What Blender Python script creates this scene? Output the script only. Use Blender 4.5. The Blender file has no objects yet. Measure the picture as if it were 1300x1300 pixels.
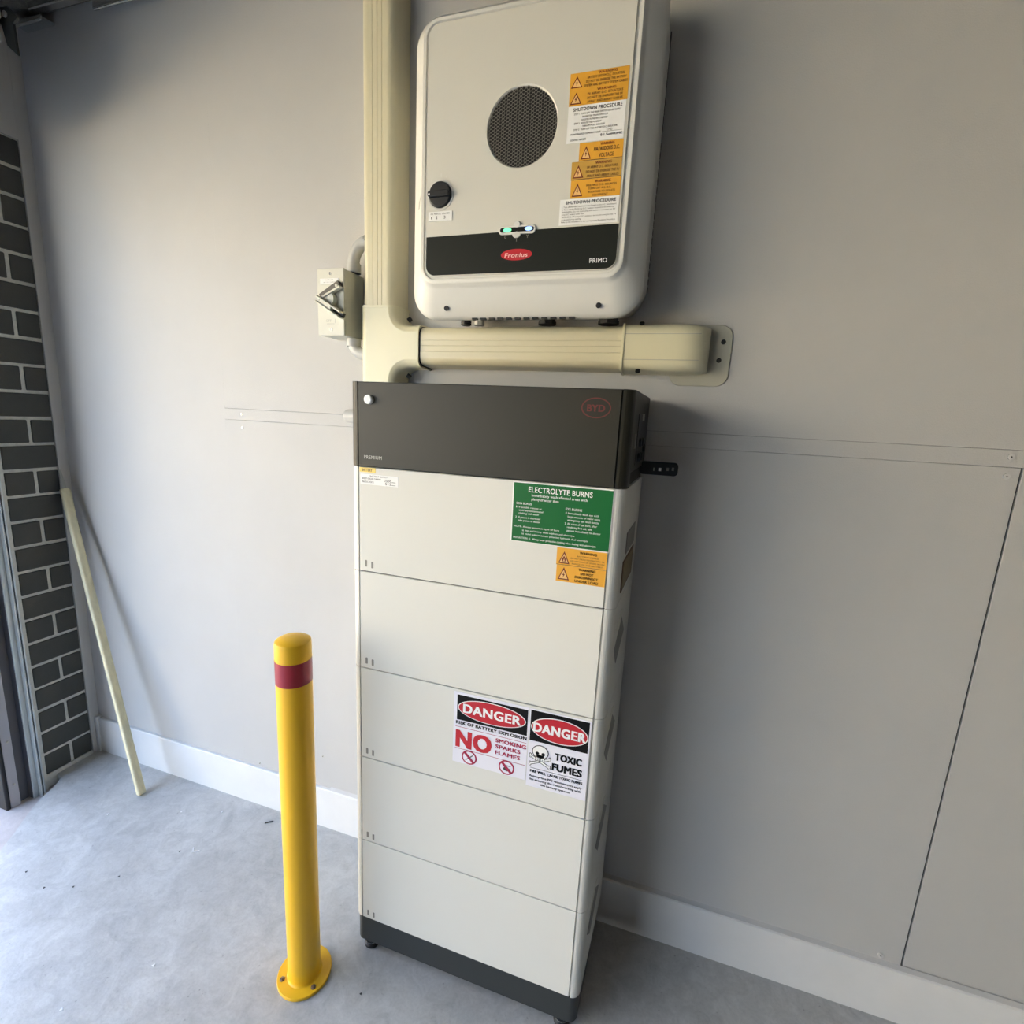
import bpy, bmesh, math, random
from mathutils import Vector, Matrix
random.seed(7)
sc = bpy.context.scene
COL = sc.collection
PI = math.pi

# ------------------------------------------------------------------ camera
CX, CY, CZ = 0.65002, -1.20056, 1.37922
YAW, PITCH, ROLL, FPX = 0.299651, -0.187634, 0.050227, 624.205
cyw, syw, cp, sp, cr, sr = math.cos(YAW), math.sin(YAW), math.cos(PITCH), math.sin(PITCH), math.cos(ROLL), math.sin(ROLL)
fw = Vector((-syw * cp, cyw * cp, sp)); rt = Vector((cyw, syw, 0)); up = rt.cross(fw)
rt2 = cr * rt + sr * up; up2 = -sr * rt + cr * up
cd = bpy.data.cameras.new('camera'); cam = bpy.data.objects.new('camera', cd); COL.objects.link(cam)
cd.sensor_width = 36; cd.lens = FPX / 1300 * 36; cd.clip_start = .02; cd.clip_end = 200
m = Matrix((rt2, up2, -fw)).transposed().to_4x4(); m.translation = Vector((CX, CY, CZ)); cam.matrix_world = m
sc.camera = cam

# ------------------------------------------------------------------ world, sun, exposure
sc.view_settings.view_transform = 'Standard'; sc.view_settings.look = 'None'
sc.view_settings.gamma = 1; sc.view_settings.use_curve_mapping = False
sc.view_settings.exposure = 1.15
SKY = 3.1; SUN = 25.0
w = bpy.data.worlds.new('sky'); sc.world = w; w.use_nodes = True
nt = w.node_tree; nt.nodes.clear()
out = nt.nodes.new('ShaderNodeOutputWorld'); bg = nt.nodes.new('ShaderNodeBackground')
tc = nt.nodes.new('ShaderNodeTexCoord'); sx = nt.nodes.new('ShaderNodeSeparateXYZ'); rp = nt.nodes.new('ShaderNodeValToRGB')
nt.links.new(tc.outputs['Generated'], sx.inputs[0]); nt.links.new(sx.outputs['Z'], rp.inputs[0])
nt.links.new(rp.outputs[0], bg.inputs[0]); nt.links.new(bg.outputs[0], out.inputs[0])
rp.color_ramp.elements[0].position = 0.0; rp.color_ramp.elements[0].color = (.80, .90, 1, 1)
rp.color_ramp.elements[1].position = .75; rp.color_ramp.elements[1].color = (.36, .56, .98, 1)
bg.inputs[1].default_value = SKY
sd = bpy.data.lights.new('sun', 'SUN'); sd.energy = SUN; sd.color = (1, .925, .79); sd.angle = .01
so = bpy.data.objects.new('sun', sd); COL.objects.link(so)
so.rotation_euler = Vector((-.55, -.20, -.81)).to_track_quat('-Z', 'Y').to_euler()
pdl = bpy.data.lights.new('doorway_portal', 'AREA'); pdl.shape = 'RECTANGLE'; pdl.size = 4.95; pdl.size_y = 2.2
pdl.cycles.is_portal = True
po = bpy.data.objects.new('doorway_portal', pdl); COL.objects.link(po); po.location = (-1.46, -2.77, 1.03)
po.rotation_euler = Vector((1, 0, 0)).to_track_quat('-Z', 'Y').to_euler()
sc.cycles.max_bounces = 10; sc.cycles.diffuse_bounces = 3; sc.cycles.use_denoising = True
sc.cycles.sample_clamp_indirect = 6; sc.cycles.caustics_reflective = False; sc.cycles.caustics_refractive = False

# ------------------------------------------------------------------ materials
MATS = {}
def mat(name, col, rough=.6, metal=0, noise=0, nscale=20, bump=0, bscale=200, emit=None, estr=0, spec=.5, coat=0, stretch=None, col2=None, detail=6, nrange=(.3, .7)):
    if name in MATS: return MATS[name]
    m = bpy.data.materials.new(name); m.use_nodes = True; t = m.node_tree; b = t.nodes['Principled BSDF']
    b.inputs['Base Color'].default_value = (*col, 1); b.inputs['Roughness'].default_value = rough
    b.inputs['Metallic'].default_value = metal; b.inputs['Specular IOR Level'].default_value = spec
    b.inputs['Coat Weight'].default_value = coat
    if emit: b.inputs['Emission Color'].default_value = (*emit, 1); b.inputs['Emission Strength'].default_value = estr
    if noise or bump:
        tcn = t.nodes.new('ShaderNodeTexCoord'); src = tcn.outputs['Object']
        if stretch:
            mp = t.nodes.new('ShaderNodeMapping'); mp.inputs['Scale'].default_value = stretch
            t.links.new(src, mp.inputs[0]); src = mp.outputs[0]
    if noise:
        n = t.nodes.new('ShaderNodeTexNoise'); n.inputs['Scale'].default_value = nscale; n.inputs['Detail'].default_value = detail
        n.inputs['Roughness'].default_value = .62
        t.links.new(src, n.inputs['Vector']); r = t.nodes.new('ShaderNodeValToRGB')
        r.color_ramp.elements[0].position, r.color_ramp.elements[1].position = nrange
        c2 = col2 or tuple(min(1, c * (1 + noise)) for c in col)
        r.color_ramp.elements[0].color = (*[c * (1 - noise) for c in col], 1); r.color_ramp.elements[1].color = (*c2, 1)
        t.links.new(n.outputs[0], r.inputs[0]); t.links.new(r.outputs[0], b.inputs['Base Color'])
    if bump:
        n2 = t.nodes.new('ShaderNodeTexNoise'); n2.inputs['Scale'].default_value = bscale; n2.inputs['Detail'].default_value = 4
        t.links.new(src, n2.inputs['Vector']); bp = t.nodes.new('ShaderNodeBump'); bp.inputs['Strength'].default_value = bump
        bp.inputs['Distance'].default_value = .002
        t.links.new(n2.outputs[0], bp.inputs['Height']); t.links.new(bp.outputs[0], b.inputs['Normal'])
    MATS[name] = m; return m
board = mat('fibre_cement_board', (.53, .52, .50), .55, noise=.03, nscale=3, bump=.25, bscale=420, spec=.35)
board2 = mat('fibre_cement_joint', (.58, .57, .555), .5, noise=.03, nscale=9, spec=.35)
whitetrim = mat('white_primer', (.76, .75, .73), .45, noise=.03, nscale=8)
mortar = mat('mortar', (.62, .62, .57), .95, noise=.12, nscale=60, bump=.6, bscale=300)
brickm = mat('charcoal_brick', (.062, .063, .055), .75, noise=.10, nscale=14, bump=.35, bscale=260)
ceilm = mat('rough_concrete', (.14, .13, .115), .95, noise=.45, nscale=38, bump=1, bscale=120)
roomw = mat('room_lining', (.05, .043, .035), .8, noise=.04, nscale=2)
boltm = mat('brown_bolt_metal', (.30, .22, .17), .4, metal=.6, noise=.2, nscale=90)
steel = mat('galvanised_steel', (.70, .71, .70), .24, metal=.95, noise=.05, nscale=25)
blackm = mat('black_steel', (.018, .020, .019), .5, noise=.1, nscale=20)
jambm = mat('grey_painted_jamb', (.40, .40, .43), .5, noise=.06, nscale=7)
jambd = mat('recess_shade_grey', (.10, .105, .12), .6, noise=.08, nscale=7)  # darkened grey stands for the shade inside the guide recess
guidem = mat('silver_door_guide', (.52, .56, .56), .38, metal=.55, noise=.12, nscale=30, stretch=(6, 6, .4))
rubber = mat('black_rubber', (.012, .012, .013), .7, noise=.1, nscale=9)
curtain = mat('steel_curtain', (.45, .46, .45), .45, metal=.3, noise=.08, nscale=12)
cab_w = mat('warm_white_enamel', (.72, .71, .655), .62, noise=.012, nscale=2, spec=.2)
cab_g = mat('charcoal_enamel', (.024, .022, .014), .48, noise=.03, nscale=4, spec=.35)
cab_k = mat('black_plastic', (.012, .012, .012), .45, noise=.05, nscale=9)
cab_base = mat('dark_base_enamel', (.030, .034, .035), .42, noise=.04, nscale=6)
gap = mat('dark_gap', (.03, .03, .028), .9)
inv_w = mat('inverter_light_grey', (.70, .69, .64), .36, noise=.012, nscale=2, spec=.45)
inv_p = mat('inverter_panel_grey', (.66, .645, .58), .42, noise=.012, nscale=2, spec=.4)
inv_k = mat('inverter_band_black', (.013, .015, .012), .5, noise=.04, nscale=5, spec=.2)
duct = mat('cream_duct_plastic', (.67, .62, .44), .32, noise=.02, nscale=3, spec=.5)
duct2 = mat('cream_fitting_plastic', (.72, .68, .48), .32, noise=.02, nscale=3, spec=.5)
flange = mat('grey_cream_plate', (.47, .45, .36), .5, noise=.03, nscale=6)
isog = mat('isolator_grey', (.66, .65, .56), .45, noise=.02, nscale=8)
pipeg = mat('conduit_grey', (.50, .50, .48), .4, noise=.03, nscale=12)
hole = mat('screw_hole', (.012, .011, .01), .6)
screwm = mat('screw_metal', (.50, .48, .42), .35, metal=.6)
yellow = mat('safety_yellow', (.88, .50, .022), .34, noise=.02, nscale=4, spec=.35)
redr = mat('reflective_red', (.33, .012, .025), .30, noise=.06, nscale=30, coat=.15)
woodp = mat('pale_painted_timber', (.68, .63, .42), .6, noise=.14, nscale=9, stretch=(7, 7, .6), bump=.3, bscale=60)
P_w = mat('print_white', (.87, .87, .85), .4, spec=.35)
P_cool = mat('sign_white', (.80, .79, .86), .35, spec=.4)
P_off = mat('label_cream', (.72, .70, .60), .45, spec=.35)
P_k = mat('print_black', (.006, .006, .006), .5, spec=.15)
P_gk = mat('print_soft_black', (.07, .06, .05), .5)
P_grey = mat('print_grey', (.24, .23, .20), .5)
P_or = mat('label_orange', (.80, .40, .045), .42, spec=.35)
P_orp = mat('label_pale_orange', (.85, .52, .20), .42, spec=.35)
P_olive = mat('label_olive', (.22, .16, .06), .5)
P_or2 = mat('label_darker_orange', (.60, .35, .07), .45, spec=.3)  # darker orange than the other labels
P_dr = mat('print_dark_red', (.18, .03, .01), .5)
P_brown = mat('print_brown', (.13, .06, .015), .5)
P_gr = mat('label_green', (.010, .13, .032), .4, spec=.25)
P_red = mat('print_red', (.52, .015, .025), .35)
P_dkred = mat('print_wine', (.40, .015, .06), .4)
P_ye = mat('label_yellow', (.85, .62, .12), .4)
P_lred = mat('logo_red', (.50, .02, .03), .3)
P_pink = mat('logo_pale', (.95, .62, .58), .4)
P_dullred = mat('logo_dull_red', (.13, .018, .014), .5)
P_lgrey = mat('print_light_grey', (.42, .42, .38), .5)
grillem = mat('grille_metal', (.24, .225, .19), .5)
led_g = mat('green_light', (.1, .6, .2), .3, emit=(.15, 1, .35), estr=.8)
led_b = mat('blue_light', (.2, .3, .8), .3, emit=(.25, .45, 1), estr=1.0)
lens = mat('indicator_lens', (.55, .58, .5), .2, spec=.6)

def floor_mat():
    m = bpy.data.materials.new('grey_concrete_floor'); m.use_nodes = True; t = m.node_tree; b = t.nodes['Principled BSDF']
    tcn = t.nodes.new('ShaderNodeTexCoord')
    def N(scale, det, dist=0):
        n = t.nodes.new('ShaderNodeTexNoise'); n.inputs['Scale'].default_value = scale; n.inputs['Detail'].default_value = det
        n.inputs['Roughness'].default_value = .65; n.inputs['Distortion'].default_value = dist
        t.links.new(tcn.outputs['Object'], n.inputs['Vector']); return n
    def ramp(n, p0, c0, p1, c1):
        r = t.nodes.new('ShaderNodeValToRGB'); r.color_ramp.elements[0].position = p0; r.color_ramp.elements[0].color = (*c0, 1)
        r.color_ramp.elements[1].position = p1; r.color_ramp.elements[1].color = (*c1, 1); t.links.new(n.outputs[0], r.inputs[0]); return r
    def mul(a, bb, f=1):
        x = t.nodes.new('ShaderNodeMix'); x.data_type = 'RGBA'; x.blend_type = 'MULTIPLY'; x.inputs[0].default_value = f
        t.links.new(a, x.inputs[6]); t.links.new(bb, x.inputs[7]); return x.outputs[2]
    base = ramp(N(3.2, 7, .4), .30, (.46, .455, .44), .70, (.64, .635, .615))
    med = ramp(N(17, 8, 1.2), .34, (.80, .80, .80), .62, (1, 1, 1))
    fine = ramp(N(150, 3), .30, (.90, .90, .90), .60, (1.0, 1.0, 1.0))
    speck = ramp(N(75, 2), .24, (.62, .62, .62), .31, (1, 1, 1))
    c = mul(mul(mul(base.outputs[0], med.outputs[0]), fine.outputs[0]), speck.outputs[0], .8)
    t.links.new(c, b.inputs['Base Color'])
    rr = ramp(N(9, 5), .3, (.28, .28, .28), .7, (.50, .50, .50)); t.links.new(rr.outputs[0], b.inputs['Roughness'])
    bp = t.nodes.new('ShaderNodeBump'); bp.inputs['Strength'].default_value = .3; bp.inputs['Distance'].default_value = .002
    t.links.new(N(60, 6).outputs[0], bp.inputs['Height']); t.links.new(bp.outputs[0], b.inputs['Normal'])
    return m
floorm = floor_mat()
outm = mat('warm_driveway_concrete', (.62, .51, .34), .9, noise=.08, nscale=6, bump=.3, bscale=80)
renderm = mat('cream_render', (.74, .67, .54), .8, noise=.03, nscale=2)
corem = mat('gap_shade_backing', (.03, .028, .025), .95, noise=.1, nscale=9)  # wall core coloured dark to stand for shade between the sheets
threshm = mat('pinkish_concrete', (.50, .45, .43), .85, noise=.10, nscale=22, bump=.4, bscale=90)
lawnm = mat('lawn_green', (.12, .17, .06), .95, noise=.3, nscale=8)

# ------------------------------------------------------------------ mesh helpers
def rrect(x0, x1, z0, z1, r, n=6):
    pts = []
    for cx, cz, a0 in ((x1 - r, z1 - r, 0), (x0 + r, z1 - r, PI / 2), (x0 + r, z0 + r, PI), (x1 - r, z0 + r, 1.5 * PI)):
        for i in range(n + 1):
            a = a0 + PI / 2 * i / n; pts.append((cx + r * math.cos(a), cz + r * math.sin(a)))
    return pts
def ell(cx, cz, rx, rz, n=32): return [(cx + rx * math.cos(2 * PI * i / n), cz + rz * math.sin(2 * PI * i / n)) for i in range(n)]
class MB:
    def __init__(s): s.v = []; s.f = []; s.mi = []; s.m = []; s.sm = []
    def mid(s, m):
        if m not in s.m: s.m.append(m)
        return s.m.index(m)
    def add(s, vs, fs, m, smooth=False):
        o = len(s.v); s.v += [tuple(p) for p in vs]; i = s.mid(m)
        for f in fs: s.f.append(tuple(k + o for k in f)); s.mi.append(i); s.sm.append(smooth)
    def box(s, x0, x1, y0, y1, z0, z1, m):
        v = [(x, y, z) for x in (x0, x1) for y in (y0, y1) for z in (z0, z1)]
        s.add(v, [(0, 1, 3, 2), (4, 6, 7, 5), (0, 4, 5, 1), (2, 3, 7, 6), (0, 2, 6, 4), (1, 5, 7, 3)], m); return s
    def loft(s, loops, m, cap=(True, True), smooth=False):
        n = len(loops[0]); fs = []
        for k in range(len(loops) - 1):
            for i in range(n):
                j = (i + 1) % n; fs.append((k * n + i, k * n + j, (k + 1) * n + j, (k + 1) * n + i))
        s.add([p for l in loops for p in l], fs, m, smooth)
        o = len(s.v) - n * len(loops); i = s.mid(m)
        if cap[0]: s.f.append(tuple(o + k for k in reversed(range(n)))); s.mi.append(i); s.sm.append(False)
        if cap[1]: s.f.append(tuple(o + n * (len(loops) - 1) + k for k in range(n))); s.mi.append(i); s.sm.append(False)
        return s
    def prism(s, poly, axis, a0, a1, m, smooth=False):
        f = {'x': lambda p, a: (a, p[0], p[1]), 'y': lambda p, a: (p[0], a, p[1]), 'z': lambda p, a: (p[0], p[1], a)}[axis]
        return s.loft([[f(p, a0) for p in poly], [f(p, a1) for p in poly]], m, smooth=smooth)
    def cyl(s, p0, p1, r0, m, r1=None, n=20, cap=(True, True)):
        p0, p1 = Vector(p0), Vector(p1); r1 = r0 if r1 is None else r1
        q = (p1 - p0).to_track_quat('Z', 'Y')
        ring = lambda p, r: [p + q @ Vector((r * math.cos(2 * PI * i / n), r * math.sin(2 * PI * i / n), 0)) for i in range(n)]
        return s.loft([ring(p0, r0), ring(p1, r1)], m, cap, True)
    def lathe(s, c, prof, m, n=40):
        return s.loft([[(c[0] + r * math.cos(2 * PI * i / n), c[1] + r * math.sin(2 * PI * i / n), z) for i in range(n)] for r, z in prof], m, (True, True), True)
    def tube(s, pts, r, m, n=16):
        pts = [Vector(p) for p in pts]; loops = []
        for i, p in enumerate(pts):
            d = (pts[min(i + 1, len(pts) - 1)] - pts[max(i - 1, 0)]).normalized()
            a = Vector((0, 1, 0)); a = (a - d * a.dot(d)).normalized(); b2 = d.cross(a)
            loops.append([p + r * (math.cos(2 * PI * k / n) * a + math.sin(2 * PI * k / n) * b2) for k in range(n)])
        return s.loft(loops, m, (True, True), True)
    def build(s, name, parent=None, bevel=0, seg=2, recalc=True):
        me = bpy.data.meshes.new(name); me.from_pydata(s.v, [], s.f)
        for m in s.m: me.materials.append(m)
        me.polygons.foreach_set('material_index', s.mi); me.polygons.foreach_set('use_smooth', s.sm)
        if recalc:
            bm = bmesh.new(); bm.from_mesh(me); bmesh.ops.recalc_face_normals(bm, faces=bm.faces)
            for e in bm.edges: e.smooth = not (len(e.link_faces) == 2 and e.calc_face_angle(0) > .62)
            bm.to_mesh(me); bm.free()
        me.update()
        o = bpy.data.objects.new(name, me); COL.objects.link(o)
        if bevel:
            b = o.modifiers.new('bevel', 'BEVEL'); b.width = bevel; b.segments = seg; b.limit_method = 'ANGLE'; b.angle_limit = .7
            b.harden_normals = False
            for p in me.polygons: p.use_smooth = True
            e = o.modifiers.new('wn', 'WEIGHTED_NORMAL'); e.keep_sharp = True
        if parent is not None: o.parent = parent; o.matrix_parent_inverse = Matrix.Translation(parent.location).inverted() if parent.type == 'EMPTY' else parent.matrix_parent_inverse
        if parent is not None and parent.type != 'EMPTY': o.matrix_parent_inverse = parent.matrix_parent_inverse.inverted() @ parent.matrix_parent_inverse
        return o
# parts are modelled in world coordinates; Empties stand at the thing's base, so parts store the offset in their own mesh
def part(mb, name, parent, bevel=0, seg=2, label=None, recalc=True):
    org = Vector(parent['_o']) if '_o' in parent else Vector((0, 0, 0))
    mb.v = [tuple(Vector(p) - org) for p in mb.v]
    o = mb.build(name, None, bevel, seg, recalc); o.parent = parent; o['_o'] = tuple(org)
    if label: o['label'] = label
    return o
def thing(name, label, cat, loc, group=None):
    o = bpy.data.objects.new(name, None); COL.objects.link(o); o.location = loc; o['_o'] = tuple(loc); o.empty_display_size = .05
    o['label'] = label; o['category'] = cat
    if group: o['group'] = group
    return o
def struct(mb, name, bevel=0):
    o = mb.build(name, None, bevel); o['kind'] = 'structure'; return o

# lettering: the built-in font turned into mesh, fitted to a box
_tc = {}
def glyphs(txt):
    k = txt
    if k not in _tc:
        c = bpy.data.curves.new('t', 'FONT'); c.body = txt; c.resolution_u = 3; c.space_character = 1.07; c.fill_mode = 'FRONT'
        o = bpy.data.objects.new('t', c); COL.objects.link(o)
        bpy.context.view_layer.update()
        me = bpy.data.meshes.new_from_object(o.evaluated_get(bpy.context.evaluated_depsgraph_get()))
        vs = [(v.co.x, v.co.y) for v in me.vertices]; fs = [tuple(p.vertices) for p in me.polygons]
        bpy.data.objects.remove(o); bpy.data.curves.remove(c); bpy.data.meshes.remove(me)
        x0 = min(v[0] for v in vs); x1 = max(v[0] for v in vs)
        _tc[k] = ([((x - x0) / (x1 - x0), y) for x, y in vs], fs)
    return _tc[k]
LAY = .00022
class Sign:
    """flat printed label lying on a plane y = yf, facing -y; u runs right, v runs down, both 0..1"""
    def __init__(s, x0, x1, z0, z1, yf, m, th=.0007):
        s.x0, s.x1, s.z0, s.z1 = x0, x1, z0, z1; s.b = MB(); s.b.box(x0, x1, yf - th, yf + .0002, z0, z1, m); s.y = yf - th
    def P(s, u, v): return s.x0 + u * (s.x1 - s.x0), s.z1 - v * (s.z1 - s.z0)
    def poly(s, pts, m, lay=1):
        q = [s.P(*p) for p in pts]; n = len(q); y = s.y - LAY * lay
        s.b.add([(p[0], y, p[1]) for p in q], [tuple(range(n))], m); return s
    def rect(s, u0, u1, v0, v1, m, lay=1): return s.poly([(u0, v0), (u1, v0), (u1, v1), (u0, v1)], m, lay)
    def ell(s, u, v, ru, rv, m, lay=1, n=36): return s.poly(ell(u, v, ru, rv, n), m, lay)
    def text(s, t, u0, u1, v0, v1, m, bold=0.0, lay=2, cap=.73, shear=0):
        vs, fs = glyphs(t); y = s.y - LAY * lay
        (xa, zt), (xb, zb) = s.P(u0, v0), s.P(u1, v1); h = zt - zb; q = (bold * .85 + .013) * h
        sh = [(0, 0)] if bold < 0 else ([(-q, 0), (q, 0)] if bold < .006 else [(-q, q * .5), (q, q * .5), (-q, -q * .5), (q, -q * .5), (0, 0)] if bold < .03 else [(a * q, b_ * q * .6) for a in (-1.3, -.45, .45, 1.3) for b_ in (-1, 1)])
        for k, (dx_, dz_) in enumerate(sh):
            s.b.add([(xa + q + p[0] * (xb - xa - 2 * q) + shear * p[1] * h + dx_, y - k * 4e-6, zb + p[1] / cap * h + dz_) for p in vs], fs, m)
        return s
    def tri(s, u, v, ru, rv, m=None, mi=None, bolt=True, lay=1):
        s.poly([(u, v - rv), (u + ru, v + rv), (u - ru, v + rv)], m or P_dr, lay)
        k = .74; s.poly([(u, v - rv * .62), (u + ru * k, v + rv * .82), (u - ru * k, v + rv * .82)], mi or P_orp, lay + 1)
        if bolt:
            s.poly([(u + ru * .12, v - rv * .35), (u - ru * .22, v + rv * .28), (u - ru * .02, v + rv * .26), (u - ru * .10, v + rv * .70), (u + ru * .24, v + rv * .08), (u + ru * .04, v + rv * .10)], m or P_dr, lay + 2)
        else:
            s.poly([(u, v - rv * .3), (u + ru * .32, v + rv * .25), (u + ru * .28, v + rv * .66), (u - ru * .28, v + rv * .66), (u - ru * .32, v + rv * .2)], m or P_dr, lay + 2)
            s.poly([(u + ru * .02, v + rv * .12), (u + ru * .14, v + rv * .6), (u - ru * .14, v + rv * .6)], mi or P_orp, lay + 3)
        return s
    def make(s, name, parent, label=None): return part(s.b, name, parent, label=label, recalc=False)

# ================================================================== SETTING
XC = -1.391; ZC = 2.50
b = MB(); b.box(XC, 5.5, .008, .11, -.1, ZC, corem); wall = struct(b, 'wall_back')
wall['_o'] = (0, 0, 0)
b = MB(); b.box(XC + .0, -.6616, 0, .009, .0, ZC, board); part(b, 'panel', wall, bevel=.0008, seg=1)
b = MB(); b.box(-.6606, 1.3002, 0, .009, .0, 1.3336, board); part(b, 'panel', wall, bevel=.0008, seg=1)
# right lower sheet sits slightly back, the dark backing standing in for shade in the gap; the edge wanders a little
b = MB(); pts = [(1.3052, 0), (5.5, 0), (5.5, 1.3336), (1.3052, 1.3336)]
b.box(1.3052, 5.5, .0022, .009, 0, 1.3336, board); part(b, 'panel', wall, bevel=.0008, seg=1)
b = MB(); b.box(-.6606, 5.5, 0, .009, 1.3676, ZC, board); part(b, 'panel', wall, bevel=.0006, seg=1)
b = MB(); b.box(-.6606, 5.5, -.0006, .009, 1.3340, 1.3672, board); part(b, 'joint_strip', wall, bevel=.0006, seg=1)
b = MB(); b.box(-.6630, -.6590, -.0001, .004, .14, ZC, board); part(b, 'joint_strip', wall)
for x, z in ((1.2796, 1.354), (1.2795, 1.316), (-.594, 1.3512), (-.5937, 1.3112), (-.5945, .155), (1.257, .1624), (-.3299, .2565), (1.72, 1.354), (1.72, 1.316)):
    b = MB(); b.cyl((x, -.0032 if x > 0 else -.0014, z), (x, .002, z), .0058 if x > 0 else .0036, board2 if x > 0 else screwm, n=14)
    b.cyl((x, -.0036 if x > 0 else -.0016, z), (x, 0, z), .0014, hole, n=8); part(b, 'screw', wall)

# skirting along the back wall
b = MB(); b.prism([(-.012, 0), (0, 0), (0, .1436), (-.009, .1436), (-.012, .1406)], 'x', XC + .016, 5.5, whitetrim); struct(b, 'baseboard_back')
b = MB(); b.prism([(-.0, .143), (-.0, .150), (-.004, .1465), (-.0085, .143)], 'x', -.30, 5.5, board2); struct(b, 'trim_2')
b = MB(); b.box(XC + .003, XC + .016, -.019, 0, 0, .150, whitetrim); struct(b, 'trim_3', bevel=.001)

# brick pier on the door side
b = MB(); b.box(XC - .11, XC - .0045, -.205, 0, -.04, 2.160, mortar)
b.box(XC - .10, XC + .0015, -.2065, -.187, -.04, 2.160, mortar)
b.box(XC - .03, XC + .0008, -.188, -.034, -.03, .0145, mortar)
pier = struct(b, 'wall_left'); pier['_o'] = (0, 0, 0)
bm1 = None; cache = {}
for k in range(25):
    z0 = .0156 + .086 * k; z1 = z0 + .0755
    segs = [(-.1845, -.0345)] if k % 2 else [(-.0955, -.0345), (-.1845, -.1065)]
    for y0, y1 in segs:
        key = (y0, y1)
        if key not in cache:
            mb = MB(); mb.box(XC - .06, XC, y0, y1, 0, .0755, brickm); o = part(mb, 'brick', pier, bevel=.0022, seg=1); cache[key] = o
        else:
            o = cache[key].copy(); COL.objects.link(o)
        o.location = (random.uniform(-.0009, .0009), random.uniform(-.0008, .0008), z0 + random.uniform(-.0008, .0008))
b = MB(); b.box(XC - .02, XC + .0025, -.0335, -.0, .0, ZC, board); struct(b, 'trim_1', bevel=.001)
# lining above the bricks, header over the doorway, far side of the doorway
b = MB(); b.box(XC - .11, XC + .0015, -.30, -.0335, 2.160, ZC, board)
b.box(XC - .11, XC, -5.25, -.30, 2.10, ZC, roomw); b.box(XC - .11, XC, -6.2, -5.25, -.05, ZC, roomw); struct(b, 'wall_doorway')
b = MB(); b.box(5.4, 5.55, -6.1, .1, -.05, ZC, roomw); struct(b, 'wall_right')
b = MB(); b.box(-1.5, 5.55, -6.2, -6.0, -.05, ZC, roomw); struct(b, 'wall_front')
b = MB(); b.box(-1.6, 5.6, -6.3, .15, ZC, ZC + 3, ceilm); struct(b, 'ceiling')  # block carried up as an unseen upper storey, added to shade the driveway

# floor slab with its rebated edge at the doorway
b = MB()
edge = [(5.55, .1), (XC - .02, .1), (XC - .02, -.150), (-1.352, -.168), (-1.326, -.205), (-1.304, -.259), (-1.262, -.318), (-1.215, -.375), (-1.176, -.431), (-1.15, -.52), (-1.14, -.70), (-1.14, -5.25), (XC, -5.30), (XC, -6.2), (5.55, -6.2)]
b.prism([(x, y) for x, y in edge], 'z', -.2, 0, floorm); struct(b, 'floor')
b = MB(); b.box(-16, -1.0, -14, 6, -.3, -.042, outm); struct(b, 'driveway')
b = MB(); b.box(-1.62, -1.05, -5.25, .05, -.3, -.0395, threshm); struct(b, 'threshold')
b = MB(); b.box(-16, -13, -14, 6, -.05, 5.5, renderm); struct(b, 'added_bounce_house')  # unseen house, added to bounce warm sunlight through the doorway
b = MB(); b.box(-60, -16, -40, 40, -.3, -.05, lawnm); struct(b, 'lawn')

# steel pieces along the top of the wall
b = MB(); b.prism([(-.040, 2.4680), (-.0, 2.4680), (-.0, 2.4605), (-.030, 2.4605), (-.030, 2.452), (-.040, 2.452)], 'x', -1.345, -1.221, steel); struct(b, 'trim_4', bevel=.0035)
b = MB(); b.prism([(-.034, 2.480), (-.0, 2.480), (-.0, 2.472), (-.025, 2.472), (-.025, 2.447), (-.034, 2.447)], 'x', -1.016, -.20, steel); struct(b, 'trim_5', bevel=.0035)
b = MB(); b.prism([(-.045, 2.500), (-.02, 2.500), (-.02, 2.482), (-.045, 2.479)], 'x', -1.262, -1.030, steel); struct(b, 'trim_6', bevel=.0035)

# ================================================================== ROLLER DOOR
rd = thing('roller_door', 'rolled-up corrugated garage roller door with black end bracket and silver side guide', 'roller door', (XC, -.22, -.04))
b = MB(); b.prism([(XC + .004, -.235), (XC + .004, -.208), (XC + .026, -.208), (XC + .026, -.213), (XC + .010, -.213), (XC + .010, -.235)], 'z', -.042, 2.12, guidem)
b.prism([(XC + .010, -.2165), (XC + .026, -.2165), (XC + .026, -.221), (XC + .010, -.221)], 'z', -.042, 2.12, guidem)
part(b, 'guide_rail', rd, bevel=.0008, seg=1)
b = MB(); b.box(XC - .06, XC - .018, -.2622, -.2352, -.042, 2.12, jambd); b.box(XC - .06, XC + .0025, -.2352, -.2070, -.042, 2.12, jambd); part(b, 'guide_recess', rd)
b = MB(); b.prism([(XC - .10, -.290), (XC - .10, -.262), (XC - .014, -.262), (XC - .004, -.266), (XC - .010, -.290)], 'z', -.042, 2.12, jambm)
for z in (.045, .21, .55, .95, 1.35, 1.75): b.cyl((XC - .010, -.276, z), (XC - .0035, -.276, z), .0035, screwm, n=10)
part(b, 'jamb_plate', rd)
b = MB(); b.prism([(XC - .10, -.303), (XC - .10, -.290), (XC - .012, -.290), (XC - .012, -.303)], 'z', -.042, 2.12, rubber)
b.cyl((XC - .012, -.297, -.042), (XC - .012, -.297, 2.12), .0065, rubber, n=12); part(b, 'rubber_seal', rd)
b = MB(); n = 160; cxr, czr = -1.212, 2.300
prof = [(cxr + (.160 + .005 * (1 if (i % 8) < 4 else -1)) * math.cos(2 * PI * i / n), czr + (.160 + .005 * (1 if (i % 8) < 4 else -1)) * math.sin(2 * PI * i / n)) for i in range(n)]
b.prism(prof, 'y', -5.27, -.234, curtain); part(b, 'rolled_curtain', rd)
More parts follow.
